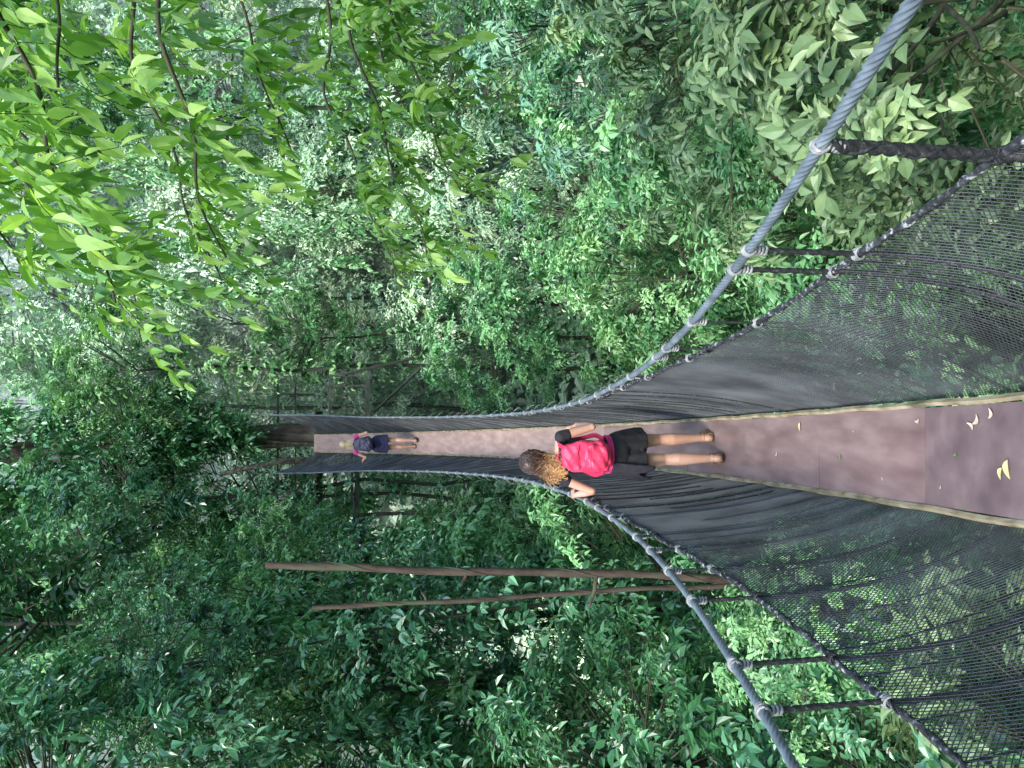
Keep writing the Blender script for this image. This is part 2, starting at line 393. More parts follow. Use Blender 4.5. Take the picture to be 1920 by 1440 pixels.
M_deckfar=noise_mat('painted_sheen_planks',[(.25,(.25,.18,.155)),(.5,(.35,.255,.225)),(.75,(.46,.35,.31))],scale=4,rough=.34,bump=.06,bscale=60,stretch=(3.0,.8,1),bdist=.002,detail=10)  # far planks lighter: grazing sky reflection painted into the colour
M_edge=noise_mat('weathered_edge_wood',[(.3,(.13,.12,.06)),(.5,(.34,.28,.17)),(.7,(.5,.43,.28))],scale=14,rough=.8,bump=.4,stretch=(1,.5,1))
mb=MB()
cuts=[-2,-.9,.3,1.5,3.03,4.12,5.3,6.5,7.7,8.9,10.1,11.3,12.5,13.7,14.9,16.1,17.3,18.5,19.7,20.9,22.0]
for a,b_ in zip(cuts[:-1],cuts[1:]):
    ys=np.linspace(a+.0015,b_-.0015,7)
    tilt=random.uniform(-.003,.003); w=DW+random.uniform(-.005,.005)
    rings=[]
    for y in ys:
        X,Zz=float(xc(y)),float(zd(y))+random.uniform(0,.0005)
        rings.append([[X-w,y,Zz-.028-tilt],[X-w,y,Zz-tilt],[X+w,y,Zz+tilt],[X+w,y,Zz-.028+tilt]])
    V=np.array(rings).reshape(-1,3); q=[]
    for k in range(6):
        o=k*4
        for j in range(4): q.append([o+j,o+4+j,o+4+(j+1)%4,o+(j+1)%4])
    q.append([0,1,2,3]); q.append([27,26,25,24])
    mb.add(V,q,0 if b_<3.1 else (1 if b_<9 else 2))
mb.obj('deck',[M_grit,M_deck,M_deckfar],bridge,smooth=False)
for sgn in (-1,1):
    ys=np.linspace(Y0,Y1,300)
    P=np.stack([xc(ys)+sgn*(DW+.013)+.003*np.sin(ys*9),ys,zd(ys)+.004+.003*np.sin(ys*5+sgn)],axis=1)
    V,Q=tubes(P,.014,4,ref=[0,0,1.])
    o=MB(); o.add(V,Q); o.obj('edge_batten',[M_edge],bridge,smooth=False)

M_cable=noise_mat('grey_steel_cable',[(.3,(.10,.125,.14)),(.6,(.20,.24,.265)),(.8,(.30,.34,.36))],scale=12,rough=.5,bump=.2,metallic=.2)
M_rope=noise_mat('black_rope',[(.35,(.008,.009,.010)),(.6,(.022,.024,.026)),(.78,(.14,.15,.15))],scale=60,rough=.7,bump=.4)
M_speckle=noise_mat('speckled_border_rope',[(.45,(.015,.016,.018)),(.58,(.06,.065,.07)),(.66,(.40,.41,.40))],scale=45,rough=.8,bump=.5)
M_knot=noise_mat('pale_lashing_cord',[(.3,(.12,.13,.13)),(.6,(.32,.33,.32)),(.8,(.5,.5,.47))],scale=50,rough=.85,bump=.4)
M_net=noise_mat('dark_grey_net_twine',[(.35,(.035,.04,.044)),(.65,(.10,.11,.118))],scale=3,rough=.6,bump=0)

def top(y,s): return np.stack([xc(y)+s*off(y),y,zd(y)+1.10],axis=-1)
def surf(y,t,s,out=0.0):
    """net surface: t=0 border rope, t=1 deck edge"""
    o=off(y)*(.985); e=DW+.035
    lat=o*(1-t)+e*t+.07*np.sin(math.pi*t)*np.clip((o-.2)*1.6,0.1,1)+out
    lat=lat+.002*np.sin(6.3*y+4*t)*np.sin(math.pi*np.clip(t,0,1))
    hh=nh(y)*(1-t)-.07*t-.03*np.sin(math.pi*t)
    hh=hh-.010*np.abs(np.sin(y*math.pi/.57))*(1-t)
    return np.stack([xc(y)+s*lat,y,zd(y)+hh],axis=-1)
for s in (-1,1):
    ys=np.concatenate([np.arange(0.3,7.5,.0035),np.linspace(7.5,Y1+1.2,400)]); ys=np.concatenate([np.linspace(Y0,.29,60),ys])
    o=MB(); V,Q=tubes(top(ys,s),.0138,24,ref=[0,0,1.],lobes=6,amp=.18,twist=36.); o.add(V,Q); o.obj('handrail_cable',[M_cable],bridge)
    ys=np.linspace(Y0,Y1,1800)
    o=MB(); P=surf(ys,np.zeros_like(ys),s)
    V,Q=tubes(P,(.010+.003*np.sin(ys*31)*np.sin(ys*11))[None],10,ref=[0,0,1.],lobes=3,amp=.2,twist=50.); o.add(V,Q)
    P2=surf(ys,np.zeros_like(ys),s)+np.stack([.011*np.sin(ys*40),0*ys,.011*np.cos(ys*40)],axis=1)
    V,Q=tubes(P2,.0035,5,ref=[0,0,1.]); o.add(V,Q)
    o.obj('net_border_rope',[M_speckle],bridge)
    o=MB()
    for dirn in (-1,1):
        s0=np.concatenate([np.arange(Y0-.4,5,.0195),np.arange(5,Y1+.4,.027)]); s0=s0+R.uniform(-.001,.001,len(s0))
        t=np.linspace(0,1,17)
        yy=s0[:,None]+dirn*.62*(t[None,:]-.5)+.002*np.sin(s0[:,None]*9+t[None,:]*14)
        yy=np.clip(yy,Y0,Y1)
        tt=np.broadcast_to(t[None,:],yy.shape)
        P=surf(yy,tt,s)
        V,Q=tubes(P,np.full(yy.shape,.0020),3,ref=[0.3,1,0.])
        o.add(V,Q)
    o.obj('side_net',[M_net],bridge)
    ny=np.concatenate([np.arange(1.5,11,.25),np.arange(11,21.5,.5)])
    for y in ny:
        y=y+random.uniform(-.05,.05)
        ta=random.choice([0,0,.15,.3]); tb=random.choice([.75,.9,1.,1.])
        t=np.linspace(ta,tb,12); yy=y-.35*t
        P=surf(yy,t,s,out=-.004 if y>5 else .006)
        V,Q=tubes(P,random.uniform(.0035,.007) if y>5 else random.uniform(.003,.0045),5,ref=[0,1,0.]); o=MB(); o.add(V,Q); o.obj('net_rope' if s>0 else 'net_cord',[M_rope],bridge)
    hy=[.35,1.0,1.66,2.26,2.42,3.02,3.5,3.72,4.35] if s>0 else [.3,.95,1.5,2.12,2.42,3.02,3.45,3.85,4.2,4.9]
    y=hy[-1]
    while y<21.3:
        y+=random.uniform(.36,.62); hy.append(y)
    for y in hy:
        o=MB(); p0=top(np.array(y),s); 
        dy=random.uniform(.42,.52)
        p1=surf(np.array(y-.03),np.array(0.),s)
        a=[p0+(p1-p0)*u+np.array([0,0,-.0]) for u in np.linspace(0,1,6)]
        t=np.linspace(.06,1.0,16)
        yy=y-.03-dy*t
        if yy[-1]<Y0: yy=np.full_like(t,y)
        b_=surf(yy,t,s,out=.008)
        P=np.concatenate([np.array(a),b_])
        rr=.0085 if y<2.6 else random.uniform(.0055,.0075)
        if y<1.8: rr=.015
        sl=np.concatenate([[0],np.cumsum(np.linalg.norm(np.diff(P,axis=0),axis=1))]); u=np.linspace(0,sl[-1],260 if y<5 else 40)
        P=np.stack([np.interp(u,sl,P[:,k]) for k in range(3)],axis=1)
        V,Q=tubes(P,rr,10,ref=[0,1,0.],lobes=3,amp=.28,twist=55.); o.add(V,Q,0)
        if y<1.8:   # second strand wound round the thick near rope
            th=u*38; Pw=P+np.stack([.014*np.cos(th),.014*np.sin(th),0*th],axis=1)
            V,Q=tubes(Pw,.006,6,ref=[0,1,0.],lobes=3,amp=.25,twist=80.); o.add(V,Q,0)
        tg=norm(top(np.array(y+.01),s)-top(np.array(y-.01),s)); n1=norm(np.cross(tg,[0,0,1.])); n2=np.cross(tg,n1)
        nt_=random.choice([2,3,4]); 
        th=np.linspace(0,2*math.pi*nt_,nt_*14); pit=random.uniform(.009,.013)
        ra=.0180+.002*np.sin(th*.7)
        H=p0+np.outer((th/(2*math.pi)-nt_/2)*pit,tg)+np.outer(ra*np.cos(th),n1)+np.outer(ra*np.sin(th),n2)
        V,Q=tubes(H,.005,6,ref=tg); o.add(V,Q,1)
        th=np.linspace(0,2*math.pi*3,36)
        H=p0+np.stack([.012*np.cos(th),.012*np.sin(th),-.020-th*.002],axis=1)
        V,Q=tubes(H,.005,6,ref=[0,0,1.]); o.add(V,Q,1)
        q=p0+np.array([[0,0,-.03],[s*.03,.01,-.02],[s*.06,.015,-.05],[s*.07,.02,-.09]])*random.uniform(.7,1.2)
        V,Q=tubes(q,.0035,5); o.add(V,Q,1)
        th=np.linspace(0,2*math.pi*3,36)
        H=p1+np.stack([.018*np.cos(th),(th/18-.5)*.03,.018*np.sin(th)],axis=1)
        V,Q=tubes(H,.0045,5,ref=[0,1,0.]); o.add(V,Q,random.choice([0,1,1]))
        o.obj('hanger_rope',[M_rope,M_knot],bridge)

# fallen leaves on the deck
M_fall=[noise_mat('yellow_dead_leaf',[(.3,(.42,.36,.14)),(.7,(.66,.60,.28))],scale=20,rough=.6,bump=.2),
        noise_mat('tan_dead_leaf',[(.3,(.36,.27,.18)),(.7,(.64,.55,.42))],scale=20,rough=.6,bump=.2),
        noise_mat('green_fresh_leaf',[(.3,(.08,.2,.03)),(.7,(.16,.33,.06))],scale=20,rough=.5,bump=.2)]
for (y,l,L,ang,m,lab) in [(2.46,-.03,.095,1.5,0,'long curled yellow leaf'),(2.50,-.045,.065,1.2,0,'short yellow leaf'),(2.64,.145,.065,.9,1,'pale tan crumpled leaf'),
    (2.68,.13,.045,2.2,1,'small tan dead leaf'),(3.08,.15,.05,.3,1,'small tan dead leaf'),(2.55,.17,.055,1.3,1,'pale tan crumpled leaf'),(2.79,.01,.03,.5,2,'small green fallen leaf'),
    (4.38,.15,.07,1.3,0,'yellow green leaf'),(4.72,-.03,.05,.9,1,'small tan dead leaf'),(3.85,-.03,.045,1.2,2,'small green fallen leaf'),
    (3.4,-.12,.022,1.7,1,'small tan dead leaf'),(3.7,.11,.022,.4,1,'small tan dead leaf'),(2.9,-.13,.022,.9,1,'small tan dead leaf')]:
    L*=.8
    n=9; u=np.linspace(0,1,n); w=np.sin(u*math.pi)**.8*L*.17+.0006
    cur=.25*L*(u-.5)**2*2; bend=.25*L*(u-.5)**2*4*(1 if m else -1)
    V=[];Q=[]
    for k in range(n):
        V+= [[-w[k]+bend[k],(u[k]-.5)*L,cur[k]+w[k]*.5],[bend[k],(u[k]-.5)*L,cur[k]],[w[k]+bend[k],(u[k]-.5)*L,cur[k]+w[k]*.5]]
        if k: 
            o_=k*3; Q+=[[o_-3,o_-2,o_+1,o_],[o_-2,o_-1,o_+2,o_+1]]
    me=mkmesh('fallen_leaf',V,Q,[M_fall[m]])
    o=link(bpy.data.objects.new('fallen_leaf',me)); o.location=(float(xc(y))+l,y,float(zd(y))+.004); o.rotation_euler=(math.atan(-.3292+.0388*y),0,ang)
    o['label']=lab+' lying on the walkway planks'; o['category']='leaf'; o['group']='fallen leaves on the walkway deck'

# ---------------------------------------------------------------- far platform and host tree
M_wood=noise_mat('grey_weathered_timber',[(.3,(.03,.033,.026)),(.55,(.07,.075,.06)),(.75,(.13,.15,.115))],scale=6,rough=.9,bump=.4,stretch=(1,1,1))
plat=link(bpy.data.objects.new('tree_platform',None)); plat.location=(-1.5,22,.4)
plat['label']='weathered timber landing platform around a tree trunk at the walkway end'; plat['category']='platform'
def part(name,boxes,mat):
    o=MB()
    for c,s in boxes:
        V,Q=box((c[0]+1.5,c[1]-22,c[2]-.4),s); o.add(V,Q)
    return o.obj(name,[mat],plat,smooth=False)
part('platform_floor',[((-3.3+k*.205,23.25,.40),(.19,2.4,.05)) for k in range(13)],M_wood)
part('support_beam',[((-2.1,22.35,.30),(2.6,.10,.12)),((-2.1,24.2,.30),(2.6,.12,.14)),((-2.6,23.2,-.72),(3.0,.12,.12)),((-2.6,22.2,-.70),(2.6,.12,.12))],M_wood)
part('lower_landing',[((-3.3+k*.2,22.75,-.58),(.18,1.3,.04)) for k in range(8)],M_wood)
part('support_post',[((-3.6,22.5,-6),(.09,.09,10.5))],M_wood)
part('railing',[((-1.7,24.3,1.5),(3.4,.04,.05)),((-1.7,24.3,1.0),(3.4,.03,.04))]+[((x,24.3,.98),(.05,.05,1.1)) for x in (-3.2,-2.3,-1.2,-.3)],M_wood)
part('stair_railing',[((-.3,21.5,.02),(1.1,.06,.06)),((-.3,21.5,-.4),(1.1,.045,.045)),((-.35,21.5,-.95),(1.3,.09,.11))]+[((-.82+k*.26,21.5,-.46),(.045,.045,.95)) for k in range(5)],M_wood)
for (a,b_) in [((-.85,21.6,-1.0),(.45,21.8,-2.4)),((.2,21.5,-.1),(.7,21.7,-2.2))]:
    o=MB(); V,Q=tubes(np.array([a,b_])-np.array([-1.5,22,.4]),.04,4); o.add(V,Q)
    o.obj('diagonal_brace',[M_wood],plat,smooth=False)

ht=link(bpy.data.objects.new('host_tree',None)); gz=float(ground_z(-1.6,23.6)); ht.location=(-1.45,23.6,gz)
ht['label']='dark brown tree trunk with hanging leaves carrying the far walkway platform'; ht['category']='tree'
t=np.linspace(0,1,70); H=24.
P=np.stack([.25*np.sin(t*5)-.2*t,.2*np.cos(t*4),t*H],axis=1)
o=MB(); V,Q=tubes(P,((.38-.18*t+.15*np.exp(-t*14))*(1+.07*np.sin(t*60)*np.sin(t*23)))[None],24,ref=[1,0,0],lobes=5,amp=.14,twist=.12); o.add(V,Q)
q=np.array([[-.2,0,11.0],[-.45,-.6,11.6],[-.62,-1.2,12.1],[-.6,-1.4,12.9],[-.9,-1.5,14.4]]); 
V,Q=tubes(q,np.linspace(.15,.06,5)[None],10); o.add(V,Q,1)
for k in range(9):
    a=k*.7; th=t*random.uniform(6,14)+a
    rr=(.42-.2*t+.15*np.exp(-t*14))
    V,Q=tubes(P+np.stack([rr*np.cos(th),rr*np.sin(th),0*t],axis=1),random.uniform(.02,.06),6,ref=[1,0,0]); o.add(V,Q,k%2)
o.obj('trunk',[M_barkhost,M_barkpale],ht)

def limbs_foliage(root,O,limbs,LL,LW,tone,rs,twlen,nper,dens,droop,branch_mat=None):
    lb=MB(); lf=MB()
    for (pts,r0) in limbs:
        pts=np.array(pts,float); sl=np.concatenate([[0],np.cumsum(np.linalg.norm(np.diff(pts,axis=0),axis=1))])
        n=int(sl[-1]/.06)+2; u=np.linspace(0,sl[-1],n)
        C=np.stack([np.interp(u,sl,pts[:,k]) for k in range(3)],axis=1)
        for _ in range(6): C[1:-1]=.25*C[:-2]+.5*C[1:-1]+.25*C[2:]
        C+=np.stack([0*u,.03*np.sin(u*9),.03*np.sin(u*7+1)],axis=1)
        V,Q=tubes(C-O,np.linspace(r0,.006,n)[None],8); lb.add(V,Q)
        T=norm(np.gradient(C,axis=0))
        m=int(sl[-1]/dens); idx=np.clip((rs.uniform(.12,1,m)*(n-1)).astype(int),0,n-1)
        K=m
        sd=norm(np.cross(T[idx],[0,0,1.])); sg=np.where(np.arange(K)%2==0,1,-1)[:,None]
        td=T[idx]*rs.uniform(-.1,.9,(K,1))+sd*sg*rs.uniform(.3,1,(K,1))+rs.normal(0,.5,(K,3))+np.array([0,0,-.1])
        tl=rs.uniform(twlen[0],twlen[1],K)
        add_twigs(lf,C[idx]-O,td,tl,nper,LL,LW,rs,np.clip(.5+rs.normal(0,.26,K),0,1),droopy=droop,twig_r=.003,fine=True,lsc=rs.uniform(.75,1.25,K))
    lb.obj('branch',[branch_mat or M_twig],root)
    lf.obj('foliage',[LM[tone],M_twig],root,smooth=False)

O=np.array([-1.45,23.6,gz]); rs=np.random.RandomState(77)
hl=[]
for k in range(22):
    zz=3.4+k*.33; a=rs.uniform(3.5,5.9); L=rs.uniform(1.0,2.4)
    s0=np.array([-1.5,23.4,zz+.3]); e=s0+np.array([math.cos(a)*L,math.sin(a)*L*.9,rs.uniform(-.9,.1)])
    if zz<5.2: e[2]=max(e[2],3.0)
    hl.append(([s0,(s0+e)/2+[0,0,.25],e],.03))
for k in range(18):
    s0=np.array([-1.5+rs.uniform(-.3,.3),23.3,2.2+k*.16]); e=s0+np.array([rs.uniform(-.8,.8),-rs.uniform(.5,1.2),rs.uniform(-.3,.2)])
    hl.append(([s0,(s0+e)/2+[0,0,.15],e],.02))
limbs_foliage(ht,O,hl,.17,.085,'dark',rs,(.3,.7),10,.06,.5)

def dead_tree(base,topp,r,lab,stubs):
    gz=float(ground_z(base[0],base[1]))
    t=np.linspace(0,1,90)
    A=np.array([base[0],base[1],gz-.1]); B=np.array(topp)
    P=A+(B-A)*t[:,None]+np.stack([.010*np.sin(t*21)+.006*np.sin(t*50),.02*np.cos(t*17),0*t],axis=1)
    rad=r*(1.2-.35*t)*(1+.12*np.sin(t*90)*np.sin(t*37)+R.normal(0,.03,90))
    o=MB(); V,Q=tubes(P,rad[None],12,ref=[1,0,0]); o.add(V,Q)
    th=t*60; V,Q=tubes(P+np.stack([rad*1.05*np.cos(th),rad*1.05*np.sin(th),0*t],axis=1),r*.18,5,ref=[1,0,0]); o.add(V,Q)
    for (z,a,L) in stubs:
        k=int(np.argmin(abs(P[:,2]-z))); s0=P[k]; d=np.array([math.cos(a),math.sin(a)*.5,.1])
        V,Q=tubes(np.array([s0,s0+d*L*.5,s0+d*L+[0,0,.04]]),np.array([[r*.6,r*.5,r*.35]]),8); o.add(V,Q)
    ob=o.obj('dead_tree_trunk',[M_barkbrown]); ob['label']=lab; ob['category']='tree trunk'
dead_tree((-2.5,7.5),(-1.86,8.6,.65),.045,'slender bare brown trunk wrapped in moss beside the walkway',[(-1.35,3.6,.14),(-2.75,3.1,.36)])
dead_tree((-2.45,8.9),(-2.49,9.2,.2),.032,'thin crooked bare trunk with short broken stubs',[(-1.0,.4,.12)])

def overhang(name,lab,tx,ty,limbs,LL,LW,tone,seed,tr=.13,twlen=(.2,.55),nper=9,ztop=4.5,dens=.08,droop=.6):
    gz=float(ground_z(tx,ty)); root=link(bpy.data.objects.new(name,None)); root.location=(tx,ty,gz)
    root['label']=lab; root['category']='tree'
    rs=np.random.RandomState(seed); O=np.array([tx,ty,gz])
    t=np.linspace(0,1,20); P=np.stack([.1*np.sin(t*7),.1*np.cos(t*5)-.1,t*(ztop-gz)],axis=1)
    o=MB(); V,Q=tubes(P,(tr*(1.4-.8*t))[None],12,ref=[1,0,0]); o.add(V,Q); 
    o.obj('trunk',[M_bark],root)
    limbs_foliage(root,O,limbs,LL,LW,tone,rs,twlen,nper,dens,droop)

overhang('overhanging_tree','tree with drooping branches of large bright yellow green leaves',3.6,4.6,[
  ([(3.6,4.6,1.0),(2.6,4.4,1.0),(1.7,4.4,.80),(1.15,4.7,.72),(.75,5.0,.62)],.022),
  ([(3.6,4.6,1.6),(2.5,4.2,1.75),(1.6,4.2,1.45),(1.0,4.4,1.30),(.45,4.8,1.15)],.024),
  ([(3.6,4.6,2.0),(2.3,4.6,2.2),(1.3,4.8,1.95),(.65,5.2,1.75)],.024),
  ([(3.6,4.6,1.3),(2.6,3.9,1.3),(1.7,3.6,1.15),(1.2,3.6,1.05)],.016),
  ([(3.6,4.6,1.9),(2.7,3.8,2.0),(1.8,3.3,1.6),(1.1,3.4,1.35),(.8,3.7,1.2)],.016),
  ([(2.3,4.6,2.2),(1.6,5.4,1.9),(1.0,5.8,1.45),(.3,6.0,1.25)],.016),
  ([(3.6,4.6,.8),(2.7,5.2,.7),(2.1,5.4,.45),(1.6,5.6,.3)],.014),
  ([(3.6,4.6,2.4),(2.4,5.0,2.6),(1.5,5.4,2.35),(.7,5.8,2.05)],.018),
  ([(2.6,4.4,1.0),(1.9,4.9,1.1),(1.2,5.4,.9),(.7,5.7,.75)],.014),
 ],.125,.052,'near',21,droop=.75)
overhang('overhanging_tree','slender tree with a spray of pale green drooping leaves',4.3,6.6,[
  ([(4.3,6.6,-.1),(3.2,6.3,.0),(2.3,6.1,-.25),(1.6,6.2,-.50),(1.0,6.3,-.75)],.018),
  ([(4.3,6.6,-.3),(3.2,6.0,-.3),(2.4,5.9,-.55),(1.8,6.0,-.8),(1.5,6.1,-.95)],.016),
  ([(3.2,6.3,.0),(2.4,6.7,.05),(1.7,6.9,-.25),(.9,7.0,-.55)],.014),
  ([(3.2,6.3,-.2),(2.6,6.4,-.35),(2.1,6.4,-.7)],.014),
 ],.12,.05,'near',33,tr=.09,ztop=1.2,dens=.055,droop=.8)

# ---------------------------------------------------------------- people
M_skin=noise_mat('tanned_skin',[(.3,(.46,.25,.17)),(.7,(.60,.36,.26))],scale=6,rough=.5,bump=.05)
def cloth(name,c,var=.35,rough=.85):
    d=tuple(v*(1-var) for v in c); l=tuple(min(1,v*(1+var)) for v in c)
    return noise_mat(name,[(.3,d),(.7,l)],scale=9,rough=rough,bump=.5,bscale=22,bdist=.02)
def remesh(name,parts,mat,parent,vox=.006,smooth_it=5,disp=None):
    mb=MB()
    for V,Q in parts: mb.add(V,Q)
    tmp=mb.obj(name+'_tmp',[mat])
    md=tmp.modifiers.new('r','REMESH'); md.mode='VOXEL'; md.voxel_size=vox; md.use_smooth_shade=True
    sm=tmp.modifiers.new('s','SMOOTH'); sm.factor=.5; sm.iterations=smooth_it
    dg=bpy.context.evaluated_depsgraph_get()
    me=bpy.data.meshes.new_from_object(tmp.evaluated_get(dg)); me.name=name
    bpy.data.objects.remove(tmp)
    if not me.materials: me.materials.append(mat)
    for p in me.polygons: p.use_smooth=True
    ob=link(bpy.data.objects.new(name,me),parent); return ob
def hand(wrist, fwd, palmn, thumb, curl=.9, s=1.0):
    """wrist point, finger direction, palm-facing normal, thumb side direction"""
    W=np.array(wrist,float); f=norm(np.array(fwd,float)); n=norm(np.array(palmn,float)); n=norm(n-f*np.dot(n,f)); t=norm(np.array(thumb,float)); t=norm(t-f*np.dot(t,f)-n*np.dot(t,n))
    out=[]
    for k,(o,ln) in enumerate(((.028,.066),(.009,.074),(-.010,.069),(-.028,.055))):
        b=W+f*.085*s+t*o*s
        out.append(capsule(W+f*.01*s+t*o*.5*s,b,.014*s,.0125*s,10))
        a=0.35*curl; p=b
        for j,seg in enumerate((.42,.32,.26)):
            d=f*math.cos(a)+n*math.sin(a); q=p+d*ln*seg*s
            out.append(capsule(p,q,(.0092-.001*j)*s,(.0084-.001*j)*s,8)); p=q; a+=.75*curl
    b=W+f*.025*s+t*.02*s
    p1=b+(f*.55+t*.75+n*.25)*.038*s; p2=p1+(f*.8+t*.25+n*.55)*.03*s; p3=p2+(f*.75-t*.05+n*.6)*.024*s
    out+= [capsule(b,p1,.0135*s,.011*s,8),capsule(p1,p2,.0105*s,.0095*s,8),capsule(p2,p3,.0095*s,.008*s,8)]
    return out

def ellip(c,r,n=20):
    c=np.array(c,float); a=np.radians(np.linspace(-89,89,14)); 
    P=c+np.stack([0*a,0*a,np.sin(a)*r[2]],axis=1)
    V,Q=tubes(P,np.cos(a)[None],n,ref=[1,0,0])
    V[:,0]=c[0]+(V[:,0]-c[0])*r[0]; V[:,1]=c[1]+(V[:,1]-c[1])*r[1]
    return V,Q

def build_person(loc,label,J,mats,hair_cols,hair_len,seed,curly=True,vol=1.0):
    root=link(bpy.data.objects.new('person',None)); root.location=loc; root['label']=label; root['category']='person'
    sk,shirt,shorts,shoe=mats
    B=[]
    pel,wai,che,nec,hd=[np.array(J[k],float) for k in ('pelvis','waist','chest','neck','head')]
    ya=J.get('yaw',0.); RY=np.array([[math.cos(ya),-math.sin(ya),0],[math.sin(ya),math.cos(ya),0],[0,0,1]])
    B+= [capsule(pel+[-.055,0,-.01],pel+[.055,0,-.01],.095,.095,18),capsule(pel,wai,.118,.098,20,.80),capsule(wai,che,.098,.118,20,.78),capsule(che,nec+[0,0,-.09],.118,.08,20,.72)]
    for s in 'RL':
        sh=np.array(J['sh'+s],float); el=np.array(J['el'+s],float); wr=np.array(J['wr'+s],float)
        B+= [capsule(nec+[0,0,-.05],sh,.044,.038,14),capsule(sh,sh+(el-sh)*.45,.039,.036,14),capsule(sh+(el-sh)*.45,el,.036,.029,14),
             capsule(el,el+(wr-el)*.35,.031,.032,14),capsule(el+(wr-el)*.35,wr,.032,.020,14)]
        B+= hand(wr,J['hf'+s],J['hn'+s],J['ht'+s],J.get('curl',.9),.95)
        hp,kn,an,he,to=[np.array(J[k+s],float) for k in ('hip','knee','ank','heel','toe')]
        B+= [capsule(hp,hp+(kn-hp)*.4,.080,.068,18),capsule(hp+(kn-hp)*.4,kn,.068,.045,16),
             capsule(kn,kn+(an-kn)*.3+[0,-.012,0],.045,.050,16),capsule(kn+(an-kn)*.3+[0,-.012,0],an,.050,.028,16),
             capsule(an,he+[0,0,.012],.030,.028,12),capsule(he+[0,0,.005],to*.75+he*.25+[0,0,.008],.028,.033,12,1),capsule(an,to*.6+he*.4+[0,0,.02],.030,.027,12)]
        fd=norm(to-he); sd=np.array([fd[1],-fd[0],0])*(1 if s=='R' else -1)
        for k,(o_,ln) in enumerate(((-.027,.05),(-.010,.046),(.004,.04),(.017,.033),(.029,.025))):
            b=to*.8+he*.2+sd*o_; B.append(capsule(b,b+fd*ln,.013 if k==0 else .0095,.011 if k==0 else .008,8))
    Hd=[ellip([0,-.01,.018],(.074,.092,.098)),ellip([0,.022,-.045],(.054,.062,.060)),
        capsule([0,.080,.012],[0,.094,-.016],.008,.012,8),capsule([0,.066,-.088],[0,.06,-.09],.018,.02,8),
        capsule([-.018,.080,-.052],[.018,.080,-.052],.006,.006,8),
        capsule([-.074,-.005,-.02],[-.078,-.01,.018],.011,.014,8),capsule([.074,-.005,-.02],[.078,-.01,.018],.011,.014,8),
        capsule([-.042,.066,.030],[-.015,.076,.032],.008,.007,8),capsule([.042,.066,.030],[.015,.076,.032],.008,.007,8)]
    B+= [capsule(nec+[0,0,-.04],hd+[0,-.01,-.05],.048,.044,14)]+[(V@RY+hd,Q) for V,Q in Hd]
    remesh('body',B,sk,root,.0055,5)
    o=MB()
    for sx in (-1,1):
        V,Q=ellip([sx*.03,.070,.008],(.012,.011,.009),12); o.add(V@RY+hd,Q)
    o.obj('eyes',[cloth('eye_white',(.5,.5,.5),.1,.2)],root)
    S=[capsule(pel+[0,0,.05],wai,.126,.110,24,.84),capsule(wai,che,.110,.132,24,.82),capsule(che,nec+[0,0,-.10],.132,.09,24,.78)]
    for s in 'RL':
        sh=np.array(J['sh'+s],float); el=np.array(J['el'+s],float)
        S+= [capsule(nec+[0,0,-.065],sh+[0,0,-.004],.050,.044,14),capsule(sh,sh+(el-sh)*J.get('sleeve',.3),.046,.043,16)]
    remesh('shirt',S,shirt,root,.008,5)
    S=[capsule(pel+[-.05,0,-.02],pel+[.05,0,-.02],.110,.110,20),capsule(pel+[0,0,.0],pel+[0,0,.04],.133,.127,24,.86)]
    for s in 'RL':
        hp,kn=[np.array(J[k+s],float) for k in ('hip','knee')]; e=hp+(kn-hp)*J.get('hem',.5)
        P=np.array([hp+[0,0,.06],hp+[0,0,.055],hp,hp+(e-hp)*.5,e,e+(kn-hp)*.001]); V,Q=tubes(P,np.array([[.001,.075,.094,.106,.114,.001]]),30,ref=[1,0,0],lobes=9,amp=.05,twist=.5); S.append((V,Q))
    remesh('shorts',S,shorts,root,.008,5)
    if 'band' in J:
        a=np.linspace(0,2*math.pi,41); c=pel+np.array([0,0,.055])
        P=c+np.stack([.138*np.cos(a),.116*np.sin(a),0*a],axis=1); o=MB()
        for dz in (-.012,0,.012):
            V,Q=tubes(P+[0,0,dz],.009,6,ref=[0,0,1.]); o.add(V,Q)
        o.obj('waistband',[J['band']],root)
    for s in 'RL':
        he,to,an=[np.array(J[k+s],float) for k in ('heel','toe','ank')]; fd=norm(to-he); sd=np.array([fd[1],-fd[0],0])
        o=MB(); n=14; u=np.linspace(-.04,1.28,n); Ls=np.linalg.norm(to-he)
        w=.034+.012*np.clip(u,0,1); w=w*np.sqrt(np.clip(1-((u-.62)/.68)**6,0.02,1))
        zb=he[2]-.030+ (to[2]-he[2])*u
        rings=[]
        for k in range(n):
            c=he+fd*Ls*u[k]; 
            rings.append([c-sd*w[k]+[0,0,zb[k]-c[2]],c-sd*w[k]+[0,0,zb[k]-c[2]+.02],c+sd*w[k]+[0,0,zb[k]-c[2]+.02],c+sd*w[k]+[0,0,zb[k]-c[2]]])
        V=np.array(rings).reshape(-1,3); q=[]
        for k in range(n-1):
            for j in range(4): q.append([k*4+j,k*4+4+j,k*4+4+(j+1)%4,k*4+(j+1)%4])
        q+=[[0,1,2,3],[(n-1)*4+3,(n-1)*4+2,(n-1)*4+1,(n-1)*4]]
        o.add(V,q)
        for (fx,hgt,rw) in ((.72,.052,.043),(.55,.066,.04),(0.02,.045,.034)):
            a=np.linspace(-.2,math.pi+.2,16); c=he+fd*Ls*fx; c[2]=zb[0]+.02
            P=c+np.outer(np.cos(a)*(rw+.003),sd)+np.outer(np.sin(a)*hgt,[0,0,1.])
            for k in (-.004,.004):
                V,Q=tubes(P+fd*k,.0035,5,ref=fd); o.add(V,Q)
        a=np.linspace(0,2*math.pi,20); P=an+[0,0,.0]+np.stack([.033*np.cos(a),.035*np.sin(a),0*a],axis=1)
